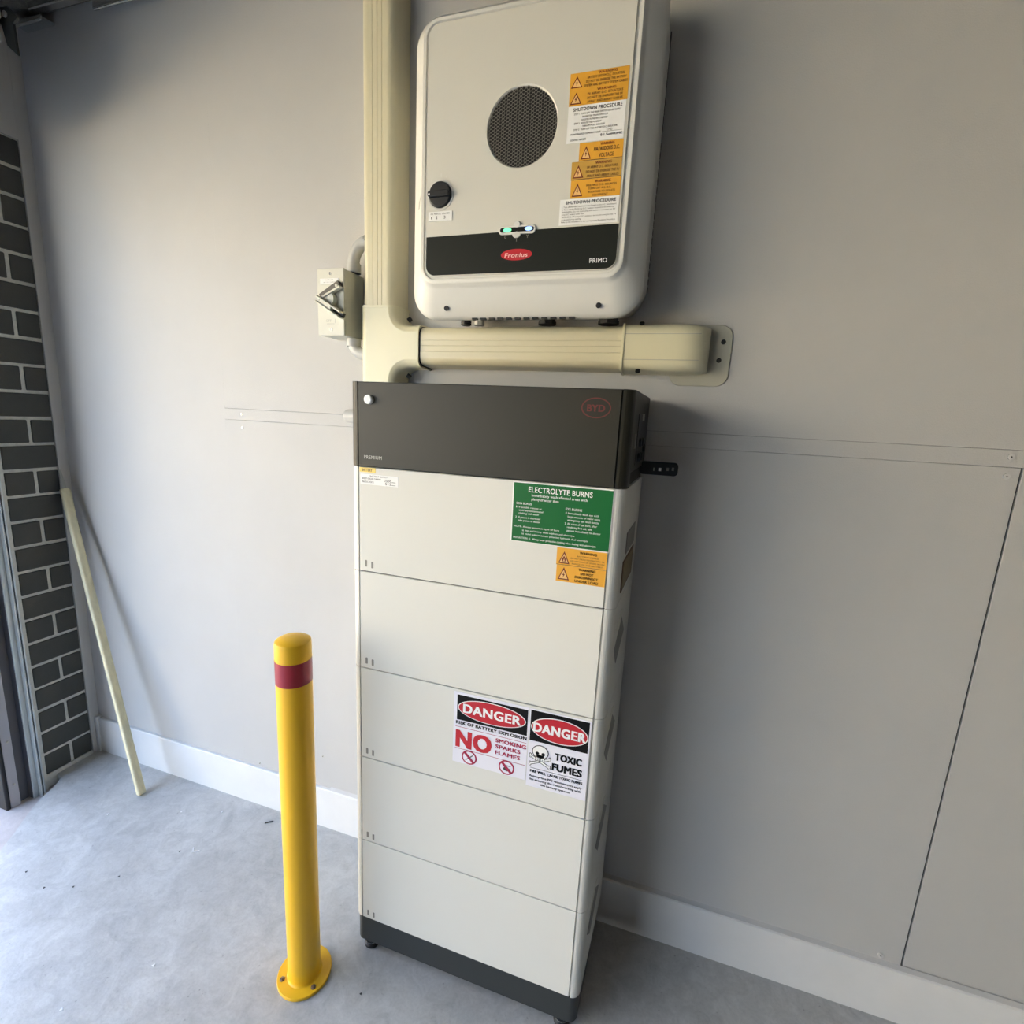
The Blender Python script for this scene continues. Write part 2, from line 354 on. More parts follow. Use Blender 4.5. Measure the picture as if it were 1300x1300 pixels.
b = MB(); b.prism([(XC, 2.40), (-1.073, 2.330), (-1.036, 2.327), (-1.004, 2.297), (-1.021, 2.288), (-1.017, 2.218), (-1.051, 2.244), (-1.065, 2.294), (XC, 2.32)], 'y', -.226, -.220, blackm)
b.cyl((-1.0430, -.231, 2.3095), (-1.0430, -.226, 2.3095), .007, screwm, n=12); part(b, 'end_bracket', rd, bevel=.0006, seg=1)

# ================================================================== BATTERY TOWER
W0, W1, YF, YB = 0.0, .585, -.295, -.02
bt = thing('battery_tower', 'tall white battery tower of stacked modules with charcoal top unit', 'battery', (.29, -.16, 0))
def plan(x0, x1, yf, r=.020, flare=.013, n=7, yb=YB, notch=None):
    pts = [(x0 - .0, yb)]
    for i in range(n + 1):
        a = PI + PI / 2 * i / n; pts.append((x0 + r + r * math.cos(a), yf + r + r * math.sin(a)))
    if notch:
        pts += [(notch[0] - .0013, yf), (notch[0] - .0013, yf + .004), (notch[1] + .0013, yf + .004), (notch[1] + .0013, yf)]
    for i in range(n + 1):
        a = 1.5 * PI + PI / 2 * i / n; pts.append((x1 - r + r * math.cos(a), yf + r + r * math.sin(a)))
    pts.append((x1 + flare, yb)); return pts
Z0 = .098; MH = .233
mods = []
for k in range(5):
    z0 = Z0 + MH * k; z1 = z0 + MH
    b = MB(); b.prism(plan(W0, W1, YF, notch=(.0215, .5635)), 'z', z0 + .0009, z1 - .0009, cab_w)
    b.prism(plan(W0 + .004, W1 - .004, YF + .004), 'z', z0 - .0010, z0 + .0010, gap)
    mod = part(b, 'battery_module', bt)
    mods.append(mod)
    b = MB(); b.box(.0228, .5622, YF - .0003, YF + .006, z0 + .0012, z1 - .0012, cab_w); part(b, 'front_cover', mod, bevel=.0012, seg=2)
    for x in (.0385, .0545):
        b = MB(); b.prism(rrect(x - .0026, x + .0026, z0 + .0115 - (x - .0385) * .12, z0 + .0265 - (x - .0385) * .12, .0012, 3), 'y', YF - .0008, YF, P_grey); part(b, 'slot', mod)  # raised plate, its grey standing for the shade in a slot
    if k < 4:   # hand grip: proud grey patch, its tone standing for recess shade
        b = MB(); f = lambda y: .585 + .013 * (y + .275) / .255
        poly = [(-.250, z0 + .130), (-.170, z0 + .176), (-.105, z0 + .120), (-.205, z0 + .082)]
        b.add([(f(y) + .0008, y, z) for y, z in poly] + [(f(y) - .004, y, z) for y, z in poly], [(0, 1, 2, 3), (0, 4, 5, 1), (1, 5, 6, 2), (2, 6, 7, 3), (3, 7, 4, 0)], P_grey)
        part(b, 'hand_grip', mod)
        b = MB(); poly = [(-.235, z0 + .168), (-.185, z0 + .198), (-.150, z0 + .186), (-.205, z0 + .158)]
        b.add([(f(y) + .0008, y, z) for y, z in poly] + [(f(y) - .004, y, z) for y, z in poly], [(0, 1, 2, 3), (0, 4, 5, 1), (1, 5, 6, 2), (2, 6, 7, 3), (3, 7, 4, 0)], isog)
        part(b, 'side_embossing', mod)
# base
b = MB(); b.prism(plan(W0 + .002, W1 - .002, YF + .002, flare=.010), 'z', .024, Z0 - .0006, cab_base); part(b, 'base', bt, bevel=.001, seg=1)
for x, y in ((.036, -.273), (.548, -.273), (.045, -.06), (.54, -.06)):
    b = MB(); b.lathe((x, y), [(.020, 0), (.020, .006), (.016, .009)], cab_k, 20); b.lathe((x, y), [(.0165, .009), (.0165, .012), (.012, .013)], steel, 20); b.cyl((x, y, .008), (x, y, .026), .009, steel, n=16)
    part(b, 'foot', bt)
# control unit
zb = Z0 + MH * 5; zt = zb + .1765
b = MB(); b.prism(plan(W0 - .0005, W1 + .0005, YF - .001, notch=(.0215, .5635)), 'z', zb + .0275, zt, cab_g)
b.prism([(W0 - .0005, -.262)] + plan(W0 - .0005, W1 + .0005, YF - .001, notch=(.0215, .5635))[1:-1] + [(W1 + .002, -.262)], 'z', zb + .001, zb + .0275, cab_g)
b.prism(plan(W0 + .004, W1 - .004, YF + .004), 'z', zb, zb + .03, gap)
cu = part(b, 'control_unit', bt)
b = MB(); b.box(.0228, .5622, YF - .0013, YF + .006, zb + .0012, zt - .0010, cab_g); part(b, 'front_cover', cu, bevel=.0010, seg=2)
b = MB(); b.cyl((.0505, YF - .0090, 1.4035), (.0505, YF, 1.4035), .0092, P_w, r1=.0095, n=28); b.cyl((.0505, YF - .0100, 1.4035), (.0505, YF - .0085, 1.4035), .0080, P_w, n=28); part(b, 'power_button', cu, label='round white button')
# side recess with connectors
sxx = lambda y: .5855 + .013 * (y + .275) / .255
b = MB()
def sidebox(y0, y1, z0, z1, t, mm):
    b.add([(sxx(y) + d, y, z) for d in (t, -.004) for y, z in ((y0, z0), (y1, z0), (y1, z1), (y0, z1))], [(0, 1, 2, 3), (4, 5, 6, 7), (0, 4, 5, 1), (1, 5, 6, 2), (2, 6, 7, 3), (3, 7, 4, 0)], mm)
sidebox(-.205, -.035, zb + .038, zt - .040, .0012, cab_k); part(b, 'connector_panel', cu, label='black connector panel on the side')
b = MB(); sidebox(-.150, -.115, 1.388, 1.402, .0020, P_lgrey); part(b, 'side_label', cu)
b = MB(); sidebox(-.246, -.232, 1.335, 1.362, .0018, P_grey); part(b, 'side_label', cu)
for yy, zz in ((-.17, 1.345), (-.13, 1.345), (-.17, 1.315), (-.13, 1.315), (-.09, 1.33)):
    b = MB(); b.cyl((sxx(yy), yy, zz), (sxx(yy) + .006, yy, zz), .009, cab_k, n=14); part(b, 'connector', cu)
yc = YF - .0013
s = Sign(.4917, .5455, 1.3870, 1.4236, yc, cab_g, th=.0001)
s.ell(.5, .5, .50, .50, P_dullred).ell(.5, .5, .455, .44, cab_g, 2)
s.text('BYD', .20, .80, .33, .67, P_dullred, .035, 3); s.make('maker_emblem', cu, 'dull red oval emblem')
s = Sign(.0362, .0790, 1.2795, 1.2885, yc, cab_g, th=.0001)
s.text('PREMIUM', 0, 1, .05, .9, P_lgrey, .0, 1); s.make('lettering', cu)
# labels on the topmost module (front at yl)
top = mods[4]; yl = YF - .0003
s = Sign(.0245, .0632, 1.2515, 1.2615, yl, P_ye); s.text('BATTERY', .15, .8, .22, .8, P_brown, .01).make('sticker', top, 'small yellow sticker')
s = Sign(.0262, .1183, 1.2255, 1.2475, yl, P_w)
s.text('BATTERY SUPPLY', .26, .72, .08, .22, P_gk).text('SHORT CIRCUIT CURRENT', .05, .55, .34, .50, P_gk, .01).text('MAX D.C. VOLTS', .05, .36, .66, .82, P_gk, .01)
s.text('2500', .64, .82, .38, .60, P_gk).text('512', .66, .82, .66, .90, P_gk).rect(.83, .93, .58, .62, P_gk).rect(.83, .93, .86, .90, P_gk)
s.make('sticker', top, 'small white sticker with handwritten figures')
# green sign
s = Sign(.3700, .5640, 1.1425, 1.2608, yl, P_w, th=.0010); s.rect(.012, .994, .018, .992, P_gr)
L = 2
s.text('ELECTROLYTE BURNS', .165, .80, .065, .155, P_w, .012, L)
s.text('Immediately wash affected areas with', .20, .755, .180, .225, P_w, .004, L)
s.text('plenty of water then', .20, .475, .245, .290, P_w, .004, L)
s.text('SKIN BURNS', .045, .205, .335, .372, P_w, .004, L)
for t, u1, v in (('If possible remove or', .31, .400), ('avoid any contaminated', .325, .450), ('clothing with water', .285, .500), ('If patient is distressed', .30, .570), ('take patient to doctor', .30, .622)): s.text(t, .075, u1, v, v + .032, P_w, .0, L)
s.text('1', .045, .053, .400, .432, P_w, 0, L).text('2', .042, .055, .570, .602, P_w, 0, L)
s.text('EYE BURNS', .55, .71, .352, .392, P_w, .004, L)
for t, u1, v in (('Immediately wash eye with', .875, .418), ('large amounts of water using', .89, .474), ('emergency eye wash bottle', .88, .530), ('All cases of eye burn, after', .865, .590), ('rendering first aid, take', .82, .646), ('patient immediately to doctor', .905, .702)): s.text(t, .575, u1, v, v + .034, P_w, .0, L)
s.text('1', .552, .560, .418, .452, P_w, 0, L).text('2', .550, .562, .590, .624, P_w, 0, L)
s.text('NOTE: Always ascertain type of burn', .03, .50, .725, .755, P_w, 0, L)
s.text('a)  lead acid battery: dilute sulphuric acid electrolyte', .12, .655, .785, .815, P_w, 0, L)
s.text('b)  nickel cadmium battery: potassium hydroxide alkali electrolyte', .12, .79, .843, .873, P_w, 0, L)
s.text('PRECAUTION:  1.  Always wear protective clothing when dealing with electrolyte', .03, .87, .915, .948, P_w, .002, L)
s.make('safety_sign', top, 'green first aid sign')
s = Sign(.4652, .5612, 1.1068, 1.1405, yl, P_or)
s.tri(.155, .55, .115, .36, bolt=False)
s.text('WARNING', .46, .80, .10, .25, P_k, .02)
for i, t in enumerate(('BATTERY HAZARD', 'DO NOT SMOKE NEAR BATTERY OR', 'USE ANY FLAME OR SPARKS WITHIN', 'RANGE OF THE BATTERY')): s.text(t, (.42, .29, .29, .32)[i], (.84, .96, .96, .93)[i], .34 + .155 * i, .43 + .155 * i, P_brown, .0)
s.rect(0, 1, .975, 1, P_brown); s.make('warning_label', top, 'orange warning label with flame triangle')
s = Sign(.4665, .5612, 1.0735, 1.1064, yl, P_or)
s.tri(.155, .50, .12, .38)
for t, u0, u1, v in (('WARNING', .46, .80, .07), ('DO NOT', .50, .76, .30), ('DISCONNECT', .39, .86, .53), ('UNDER LOAD', .39, .87, .76)): s.text(t, u0, u1, v, v + .15, P_k, .02)
s.make('warning_label', top, 'orange warning label with shock triangle')
# stickers on the side of the topmost module
for y0, y1, z0, z1, mm in ((-.215, -.085, 1.122, 1.166, P_grey), (-.240, -.080, 1.048, 1.112, P_brown)):
    b = MB(); sidebox(y0, y1, z0, z1, .0012, mm)
    if mm is P_brown: sidebox(y0 + .012, y1 - .012, z0 + .005, z1 - .005, .0016, P_olive)
    part(b, 'side_sticker', top)
# danger signs on the middle module
mid = mods[2]
s = Sign(.2600, .4305, .6195, .7905, yl, P_cool)
s.rect(.045, .985, .035, .385, P_k)
s.ell(.51, .205, .455, .150, P_w, 2, 48).ell(.51, .205, .442, .140, P_red, 3, 48)
s.text('DANGER', .13, .90, .140, .265, P_w, .035, 4)
s.text('RISK OF BATTERY EXPLOSION', .035, .985, .400, .445, P_k, .045)
s.rect(.03, .985, .482, .488, P_dkred)
s.text('NO', .04, .53, .520, .765, P_red, .045)
for i, t in enumerate(('SMOKING', 'SPARKS', 'FLAMES')): s.text(t, .585, (.985, .915, .915)[i], .515 + .085 * i, .57 + .085 * i, P_dkred, .04)
s.rect(.03, .985, .792, .798, P_dkred)
for u, bolt in ((.235, 0), (.745, 1)):
    v = .892; s.ell(u, v, .105, .083 * 1.22, P_dkred, 1).ell(u, v, .085, .082, P_cool, 2)
    d = Vector((.062, .062)); pz = Vector((.012, -.012))
    s.poly([(u - d.x + pz.x, v - d.y + pz.y), (u + d.x + pz.x, v + d.y + pz.y), (u + d.x - pz.x, v + d.y - pz.y), (u - d.x - pz.x, v - d.y - pz.y)], P_dkred, 4)
    if bolt:
        s.poly([(u - .05, v + .03), (u - .02, v - .02), (u, v + .02), (u + .04, v + .005), (u + .06, v + .045), (u, v + .05)], P_gk, 3).rect(u - .01, u + .055, v - .035, v - .022, P_gk, 3)
    else:
        s.poly([(u - .055, v + .040), (u + .050, v - .050), (u + .058, v - .040), (u - .047, v + .050)], P_gk, 3)
s.make('danger_sign', mid, 'danger sign about smoking, sparks and flames')
s = Sign(.4320, .5600, .6090, .7905, yl - .0002, P_cool)
s.rect(.018, .975, .015, .400, P_k)
s.ell(.50, .215, .468, .155, P_w, 2, 48).ell(.50, .215, .452, .144, P_red, 3, 48)
s.text('DANGER', .07, .93, .155, .272, P_w, .035, 4)
u, v = .215, .560
for sx_ in (-1, 1):
    for wd, mm, ly in ((.030, P_k, 1), (.018, P_w, 2)):
        a = Vector((sx_ * .165, .118)); c = Vector((-sx_ * .165, .012)); nn = Vector((a.y - c.y, -(a.x - c.x))).normalized() * wd * .62
        s.poly([(u + a.x + nn.x, v + .02 + a.y + nn.y), (u + c.x + nn.x, v + .02 + c.y + nn.y), (u + c.x - nn.x, v + .02 + c.y - nn.y), (u + a.x - nn.x, v + .02 + a.y - nn.y)], mm, ly)
        for q in (a, c):
            s.ell(u + q.x, v + .02 + q.y + .012, wd * .8, wd * .62, mm, ly, 10).ell(u + q.x, v + .02 + q.y - .012, wd * .8, wd * .62, mm, ly, 10)
s.ell(u, v - .035, .140, .088, P_k, 3).rect(u - .078, u + .078, v, v + .085, P_k, 3).ell(u, v - .035, .127, .079, P_w, 4).rect(u - .066, u + .066, v, v + .078, P_w, 4)
for q in (-1, 1): s.ell(u + q * .050, v - .016, .030, .020, P_k, 5, 14)
s.poly([(u, v + .012), (u + .020, v + .036), (u - .020, v + .036)], P_k, 5)
for q in (-.04, -.013, .013, .04): s.rect(u + q - .003, u + q + .003, v + .050, v + .078, P_k, 5)
s.text('TOXIC', .46, .90, .485, .575, P_k, .05).text('FUMES', .42, .915, .620, .712, P_k, .05)
s.rect(.06, .93, .748, .753, P_k)
s.text('FIRE WILL CAUSE TOXIC FUMES', .06, .935, .772, .806, P_k, .04)
for t, u0, u1, vv in (('Appropriate PPE requirements apply', .05, .93, .838), ('for entering the room/working with', .06, .92, .884), ('the battery systems', .25, .74, .930)): s.text(t, u0, u1, vv, vv + .028, P_k, .02)
s.make('danger_sign', mid, 'danger sign with skull and crossbones')

# black wireless stick beside the tower
b = MB(); b.prism(rrect(.592, .6745, 1.2715, 1.3005, .0085, 5), 'y', -.062, -.046, cab_k)
o = b.build('wireless_stick', None, bevel=.0015)
o['label'] = 'small black plug-in stick jutting from the right flank of the charcoal top unit'; o['category'] = 'adapter'; o['_o'] = (0, 0, 0)
for x0, x1, mm, z in ((.622, .6245, P_lgrey, 1.284), (.633, .639, P_w, 1.2845), (.650, .655, P_grey, 1.286), (.661, .666, P_grey, 1.287)):
    bb = MB(); bb.box(x0, x1, -.0626, -.0618, z - .0035, z + .0035, mm); part(bb, 'mark', o)

# ================================================================== INVERTER
iv = thing('solar_inverter', 'light grey wall-mounted solar inverter with round grille and warning stickers', 'inverter', (.32, -.1, 1.58))
def lp(x0, x1, z0, z1, r, y, n=9): return [(p[0], y, p[1]) for p in rrect(x0, x1, z0, z1, r, n)]
b = MB()
b.loft([lp(.080, .560, 1.613, 2.160, .045, -.004), lp(.076, .564, 1.613, 2.165, .050, -.030), lp(.068, .571, 1.612, 2.172, .057, -.045), lp(.068, .571, 1.612, 2.172, .057, -.1335), lp(.068, .571, 1.5885, 2.172, .057, -.1365), lp(.068, .571, 1.588, 2.172, .057, -.143), lp(.0695, .5695, 1.590, 2.170, .056, -.149),
        lp(.074, .565, 1.595, 2.165, .053, -.1545), lp(.084, .556, 1.612, 2.156, .047, -.165), lp(.098, .540, 1.643, 2.142, .038, -.1790), lp(.1015, .5360, 1.648, 2.1405, .036, -.1818), lp(.1045, .5330, 1.6520, 2.1385, .034, -.1880), lp(.1065, .5310, 1.6545, 2.1370, .032, -.1895), lp(.1125, .5250, 1.6610, 2.1315, .026, -.1895), lp(.1140, .5238, 1.6625, 2.1303, .025, -.1860)],
       inv_w, smooth=True)
body = part(b, 'housing', iv)
# front panel, a rounded plate with the round fan opening cut through
FC = (.3185, 1.929); FR = .0715
outer = []
rp_ = rrect(.1180, .5200, 1.6670, 2.1270, .022, 8)
for i in range(len(rp_)):
    p, q = rp_[i], rp_[(i + 1) % len(rp_)]; d = math.dist(p, q); k = max(1, int(d / .012))
    for j in range(k): outer.append((p[0] + (q[0] - p[0]) * j / k, p[1] + (q[1] - p[1]) * j / k))
inner = []
for p in outer:
    a = math.atan2(p[1] - FC[1], p[0] - FC[0]); inner.append((FC[0] + FR * math.cos(a), FC[1] + FR * math.sin(a)))
yp = -.1905
Lp = lambda pts, y: [(p[0], y, p[1]) for p in pts]
b = MB(); n = len(outer)
b.loft([Lp(outer, -.1855), Lp(outer, yp + .0008), Lp([(p[0] * .997 + .3185 * .003, p[1] * .997 + 1.9 * .003) for p in outer], yp), Lp(inner, yp), Lp([(FC[0] + (p[0] - FC[0]) * .97, FC[1] + (p[1] - FC[1]) * .97) for p in inner], yp + .0022), Lp([(FC[0] + (p[0] - FC[0]) * .965, FC[1] + (p[1] - FC[1]) * .965) for p in inner], -.180)], inv_p, cap=(False, False))
front = part(b, 'front_panel', iv)
b = MB(); b.prism(ell(FC[0], FC[1], FR, FR, 48), 'y', -.1863, -.1860, cab_k); part(b, 'fan_opening', iv)
b = MB()
dx, dz = .0098, .0031; yy = -.1888
def seg(p, q, wd):
    if max(math.dist(p, FC), math.dist(q, FC)) > FR - .0012: return
    d = Vector((q[0] - p[0], q[1] - p[1])); nn = Vector((-d.y, d.x)).normalized() * wd / 2
    c = [(p[0] + nn.x, p[1] + nn.y), (q[0] + nn.x, q[1] + nn.y), (q[0] - nn.x, q[1] - nn.y), (p[0] - nn.x, p[1] - nn.y)]
    b.add([(x, yy, z) for x, z in c] + [(x, yy + .0008, z) for x, z in c], [(0, 1, 2, 3), (0, 4, 5, 1), (2, 6, 7, 3)], grillem)
for r_ in range(-24, 25):
    for c_ in range(-10, 11):
        ox = FC[0] + c_ * dx + (dx / 2 if r_ % 2 else 0); oz = FC[1] + r_ * dz
        e1 = dx * .15
        seg((ox - e1, oz), (ox + e1, oz), .0011); seg((ox + e1, oz), (ox + dx * .5 - e1, oz + dz), .0007); seg((ox + e1, oz), (ox + dx * .5 - e1, oz - dz), .0007)
part(b, 'grille_mesh', iv, recalc=False)
# lower black band
rb = rrect(.1198, .5183, 1.6685, 1.7460, .020, 8)
band = [p for p in rb if p[1] < 1.70] + [(.5183, 1.7460), (.1198, 1.7445)]
b = MB(); nL = [p for p in rb if p[1] < 1.70]
b.prism(nL + [(.5183, 1.7462), (.1198, 1.7438)], 'y', yp - .0006, yp, inv_k); bandp = part(b, 'lower_band', iv)
yb2 = yp - .0006
s = Sign(.2875, .3530, 1.6900, 1.7125, yb2, inv_k, th=.0001)
s.ell(.5, .5, .50, .47, P_lred, 1, 48).text('Fronius', .12, .85, .33, .72, P_pink, .02, 3, shear=.25).make('maker_emblem', bandp, 'red oval emblem with white lettering')
s = Sign(.4670, .5030, 1.6790, 1.6890, yb2, inv_k, th=.0001); s.text('PRIMO', .03, .97, .10, .90, P_w, .015, 1).make('lettering', bandp)
s = Sign(.2880, .3500, 1.7230, 1.7390, yb2, inv_k, th=.0001)
s.text('G', .09, .15, .10, .45, P_grey, 0, 1).text('i', .49, .51, .35, .85, P_grey, 0, 1).text('Y', .82, .90, .10, .5, P_grey, 0, 1).make('lettering', bandp)
# status light bar
b = MB(); b.prism(rrect(.2810, .3580, 1.7385, 1.7545, .0078, 8), 'y', yp - .0030, yp, inv_w)
b.prism(ell(.3190, 1.7560, .0075, .0060, 24), 'y', yp - .0036, yp, inv_w); b.prism(ell(.3190, 1.7375, .0085, .0058, 24), 'y', yp - .0036, yp, inv_w)
lb = part(b, 'status_bar', iv, bevel=.0008)
b = MB(); b.prism(rrect(.2845, .3545, 1.7425, 1.7508, .0040, 6), 'y', yp - .0034, yp - .0028, P_k); part(b, 'bar_window', lb)
b = MB(); b.prism(ell(.3000, 1.7464, .0085, .0038, 20), 'y', yp - .0040, yp - .0030, led_g); part(b, 'green_lamp', lb)
b = MB(); b.prism(ell(.3440, 1.7468, .0080, .0036, 20), 'y', yp - .0040, yp - .0030, led_b); part(b, 'blue_lamp', lb)
# rotary isolator knob
kc = (.1500, 1.8225)
b = MB(); b.loft([[(kc[0] + r * math.cos(2 * PI * i / 36), y, kc[1] + r * math.sin(2 * PI * i / 36)) for i in range(36)] for r, y in ((.0290, yp + .001), (.0290, yp - .0012), (.0262, yp - .0008), (.0255, yp + .001))], inv_w, smooth=True); part(b, 'knob_surround', iv)
b = MB(); b.cyl((kc[0], yp, kc[1]), (kc[0], yp - .006, kc[1]), .0252, cab_k, r1=.0235, n=36)
b.prism(rrect(kc[0] - .0235, kc[0] + .0235, kc[1] - .0065, kc[1] + .0045, .004, 4), 'y', yp - .013, yp - .004, cab_k)
kn = part(b, 'rotary_knob', iv, bevel=.0010)
b = MB(); b.cyl((kc[0] - .0195, yp - .0134, kc[1] - .002), (kc[0] - .0195, yp - .012, kc[1] - .002), .0020, P_w, n=10); part(b, 'pointer_mark', kn)
b = MB()
for i in range(9):
    if i in (1,): continue
    a = PI * .70 - i * PI * .105; R1, R2 = .0335, .0355
    p = (kc[0] + R1 * math.cos(a), kc[1] + R1 * math.sin(a)); q = (kc[0] + (R2 + (.004 if i == 2 else 0)) * math.cos(a), kc[1] + (R2 + (.004 if i == 2 else 0)) * math.sin(a))
    nn = Vector((-(q[1] - p[1]), q[0] - p[0])).normalized() * .0012
    b.add([(p[0] + nn.x, yp - .0002, p[1] + nn.y), (q[0] + nn.x, yp - .0002, q[1] + nn.y), (q[0] - nn.x, yp - .0002, q[1] - nn.y), (p[0] - nn.x, yp - .0002, p[1] - nn.y)], [(0, 1, 2, 3)], inv_w)
part(b, 'dial_marks', iv, recalc=False)
s = Sign(.1240, .1775, 1.7735, 1.7915, yp, P_w, th=.0012)
s.text('INV. MAIN D.C. ISOLATOR', .10, .90, .16, .34, P_gk).text('I', .12, .15, .50, .78, P_gk).text('2', .32, .39, .48, .80, P_gk, .02).text('3', .66, .73, .48, .80, P_gk, .02).make('sticker', iv, 'small white sticker under the knob')
b = MB(); b.add([(.0900, -.1718, 1.8060), (.1080, -.1868, 1.8060), (.1080, -.1868, 1.8325), (.1010, -.1818, 1.8330), (.0915, -.1735, 1.8180)], [(0, 1, 2, 3, 4)], P_lgrey); part(b, 'arrow_tag', iv, recalc=False)
# cover screws
for x in (.157, .488):
    b = MB(); b.cyl((x, -.1580, 1.612), (x, -.1658, 1.6075), .0052, hole, n=16); part(b, 'cover_screw', iv)
# orange and white stickers down the right edge
def warn(s, v0, v1, lines, tu=.12, ru=.10):
    h = v1 - v0; s.tri(tu, v0 + h * .55, ru, h * .36)
    s.text('WARNING', .48, .80, v0 + h * .07, v0 + h * .22, P_dr, .02)
    m_ = len(lines); st = .72 / m_
    for i, (t, u0, u1) in enumerate(lines): s.text(t, u0, u1, v0 + h * (.29 + st * i), v0 + h * (.29 + st * i + st * .62), P_brown, .008)
s = Sign(.4085, .5150, 1.9508, 2.0036, yp, P_or)
warn(s, 0, .5, (('BATTERY SYSTEM D.C. ISOLATORS', .30, .93), ('DO NOT DE-ENERGISE THE BATTERY', .28, .96), ('SYSTEM AND BATTERY SYSTEM CABLES', .25, .98)))
warn(s, .5, 1, (('PV ARRAY D.C. ISOLATORS', .32, .92), ('DO NOT DE-ENERGISE THE PV', .32, .92), ('ARRAY AND ARRAY CABLES', .32, .92)))
s.make('warning_label', iv, 'large orange double warning label')
s = Sign(.4083, .5135, 1.8895, 1.9505, yp, P_w)
s.text('SHUTDOWN PROCEDURE', .09, .94, .055, .150, P_k, .012)
for t, u0, u1, v in (('STEP 1  TURN OFF THE MAIN SWITCH SOLAR SUPPLY', .11, .93, .20), ('INVERTER MAIN SWITCH', .26, .70, .285), ('LOCATED IN THE SWITCHBOARD', .25, .70, .370), ('STEP 2  ISOLATE THE PV ARRAY', .12, .60, .455), ('TURN OFF PV D.C. ISOLATORS', .27, .66, .540), ('STEP 3  TURN OFF THE BATTERY D.C. ISOLATOR', .12, .88, .625), ('MAINTENANCE COMPANY NAME', .07, .60, .745), ('CONTACT NUMBER', .07, .35, .900)): s.text(t, u0, u1, v, v + .048, P_gk, .004)
s.text('CMD', .70, .80, .70, .76, P_grey).text('0.1.SunHOME', .60, .97, .825, .890, P_k, .02).rect(.62, .97, .775, .783, P_grey).make('procedure_label', iv, 'upper white shutdown label')
s = Sign(.4340, .5148, 1.8577, 1.8880, yp, P_or); warn(s, 0, 1, (('HAZARDOUS D.C.', .34, .92), ('VOLTAGE', .46, .80)), .16, .12)
s.rect(0, 1, .97, 1, P_brown); s.make('warning_label', iv, 'narrow orange warning label about hazardous voltage')
s = Sign(.4215, .5148, 1.8266, 1.8572, yp, P_or2); warn(s, 0, 1, (('PV ARRAY D.C. ISOLATORS', .32, .92), ('DO NOT DE-ENERGISE THE PV', .30, .96), ('ARRAY AND ARRAY CABLES', .32, .95)), .14, .11)
s.rect(0, 1, .97, 1, P_brown); s.make('warning_label', iv, 'orange warning label, middle of three')
s = Sign(.4222, .5156, 1.7950, 1.8262, yp, P_or); warn(s, 0, 1, (('MULTIPLE D.C. SOURCES', .32, .92), ('TURN OFF ALL D.C.', .36, .82), ('ISOLATORS TO ISOLATE', .36, .90), ('EQUIPMENT', .46, .76)), .14, .11)
s.make('warning_label', iv, 'orange warning label, lowest of three')
s = Sign(.4035, .5150, 1.7492, 1.7940, yp - .0004, P_w)
s.text('SHUTDOWN PROCEDURE', .10, .95, .07, .20, P_k, .012)
for i, t in enumerate(('1. Turn off the Main Switch (Inverter Supply) in the A.C. Switchboard', '2. Turn off the PV Array D.C. Isolator located at the Inverter', 'WARNING: Do not open plug and socket connectors or PV', 'array D.C. isolator under load', 'WARNING: PV array D.C. isolators do not de-energise the PV', 'array and array cabling', 'Refer to the installation in the accompanying Shutdown Procedure')): s.text(t, .04, (.96, .93, .95, .42, .97, .38, .96)[i], .27 + .098 * i, .27 + .098 * i + .058, P_gk, .004)
s.make('procedure_label', iv, 'lower white shutdown label')
# underside: vent slots and cable glands
b = MB()
for i in range(12):
    x = .2120 + i * .0195; b.box(x, x + .0125, -.1508, -.1440, 1.5868, 1.5905, hole)
part(b, 'bottom_vents', iv)
b = MB()
for i in range(30):
    z = 1.66 + i * .0162; b.box(.5700, .5716, -.048, -.036, z, z + .009, hole)
part(b, 'side_vents', iv)
for x, r, mm, y in ((.3560, .0190, cab_k, -.050), (.4950, .0210, cab_k, -.050), (.1900, .0115, pipeg, -.050)):
    b = MB(); b.cyl((x, y, 1.6125), (x, y, 1.5932), r, mm, r1=r * .92, n=20); b.cyl((x, y, 1.600), (x, y, 1.5935), r * 1.1, mm, n=8); part(b, 'cable_gland', iv)
b = MB()
for i in range(5): z = 1.6130 - i * .0040; b.cyl((.1560, -.050, z), (.1560, -.050, z - .0022), .0125, cab_k, n=16); b.cyl((.1560, -.050, z - .0022), (.1560, -.050, z - .0040), .0100, cab_k, n=16)
part(b, 'corrugated_hose', iv)

# ================================================================== CABLE DUCTS
def dprof(c, half, depth, r=.020, n=7):   # cross-section: (across, y)
    pts = [(c - half, 0)]
    for i in range(n + 1): a = PI + PI / 2 * i / n; pts.append((c - half + r + .003 + r * math.cos(a), -depth + r + r * math.sin(a)))
    for i in range(n + 1): a = 1.5 * PI + PI / 2 * i / n; pts.append((c + half - r - .003 + r * math.cos(a), -depth + r + r * math.sin(a)))
    pts.append((c + half, 0)); return pts
def grooved(c, half, depth):
    p = dprof(c, half, depth); k = len(p) // 2; g = []
    for u in (-.5, .02, .5):
        x = c + u * (half - .023) ; g += [(x - .0008, -depth), (x, -depth + .0009), (x + .0008, -depth)]
    return p[:k] + g + p[k:]
DVX, DHZ = -.079, 1.544
vd = thing('cable_duct', 'vertical cream plastic cable duct running up beside the inverter', 'cable duct', (DVX, 0, 1.62))
b = MB(); b.prism([(x, y) for x, y in grooved(DVX, .0485, .066)], 'z', 1.6405, 2.4975, duct); part(b, 'duct_cover', vd)
hd = thing('cable_duct', 'horizontal cream plastic cable duct between inverter and battery tower', 'cable duct', (.28, 0, 1.50))
b = MB(); g = grooved(DHZ, .0485, .066); b.prism([(y, x) for x, y in g], 'x', .0416, .5288, duct); part(b, 'duct_cover', hd)
tj = thing('tee_fitting', 'cream tee fitting joining the upright duct to the level one', 'duct fitting', (DVX, 0, 1.46))
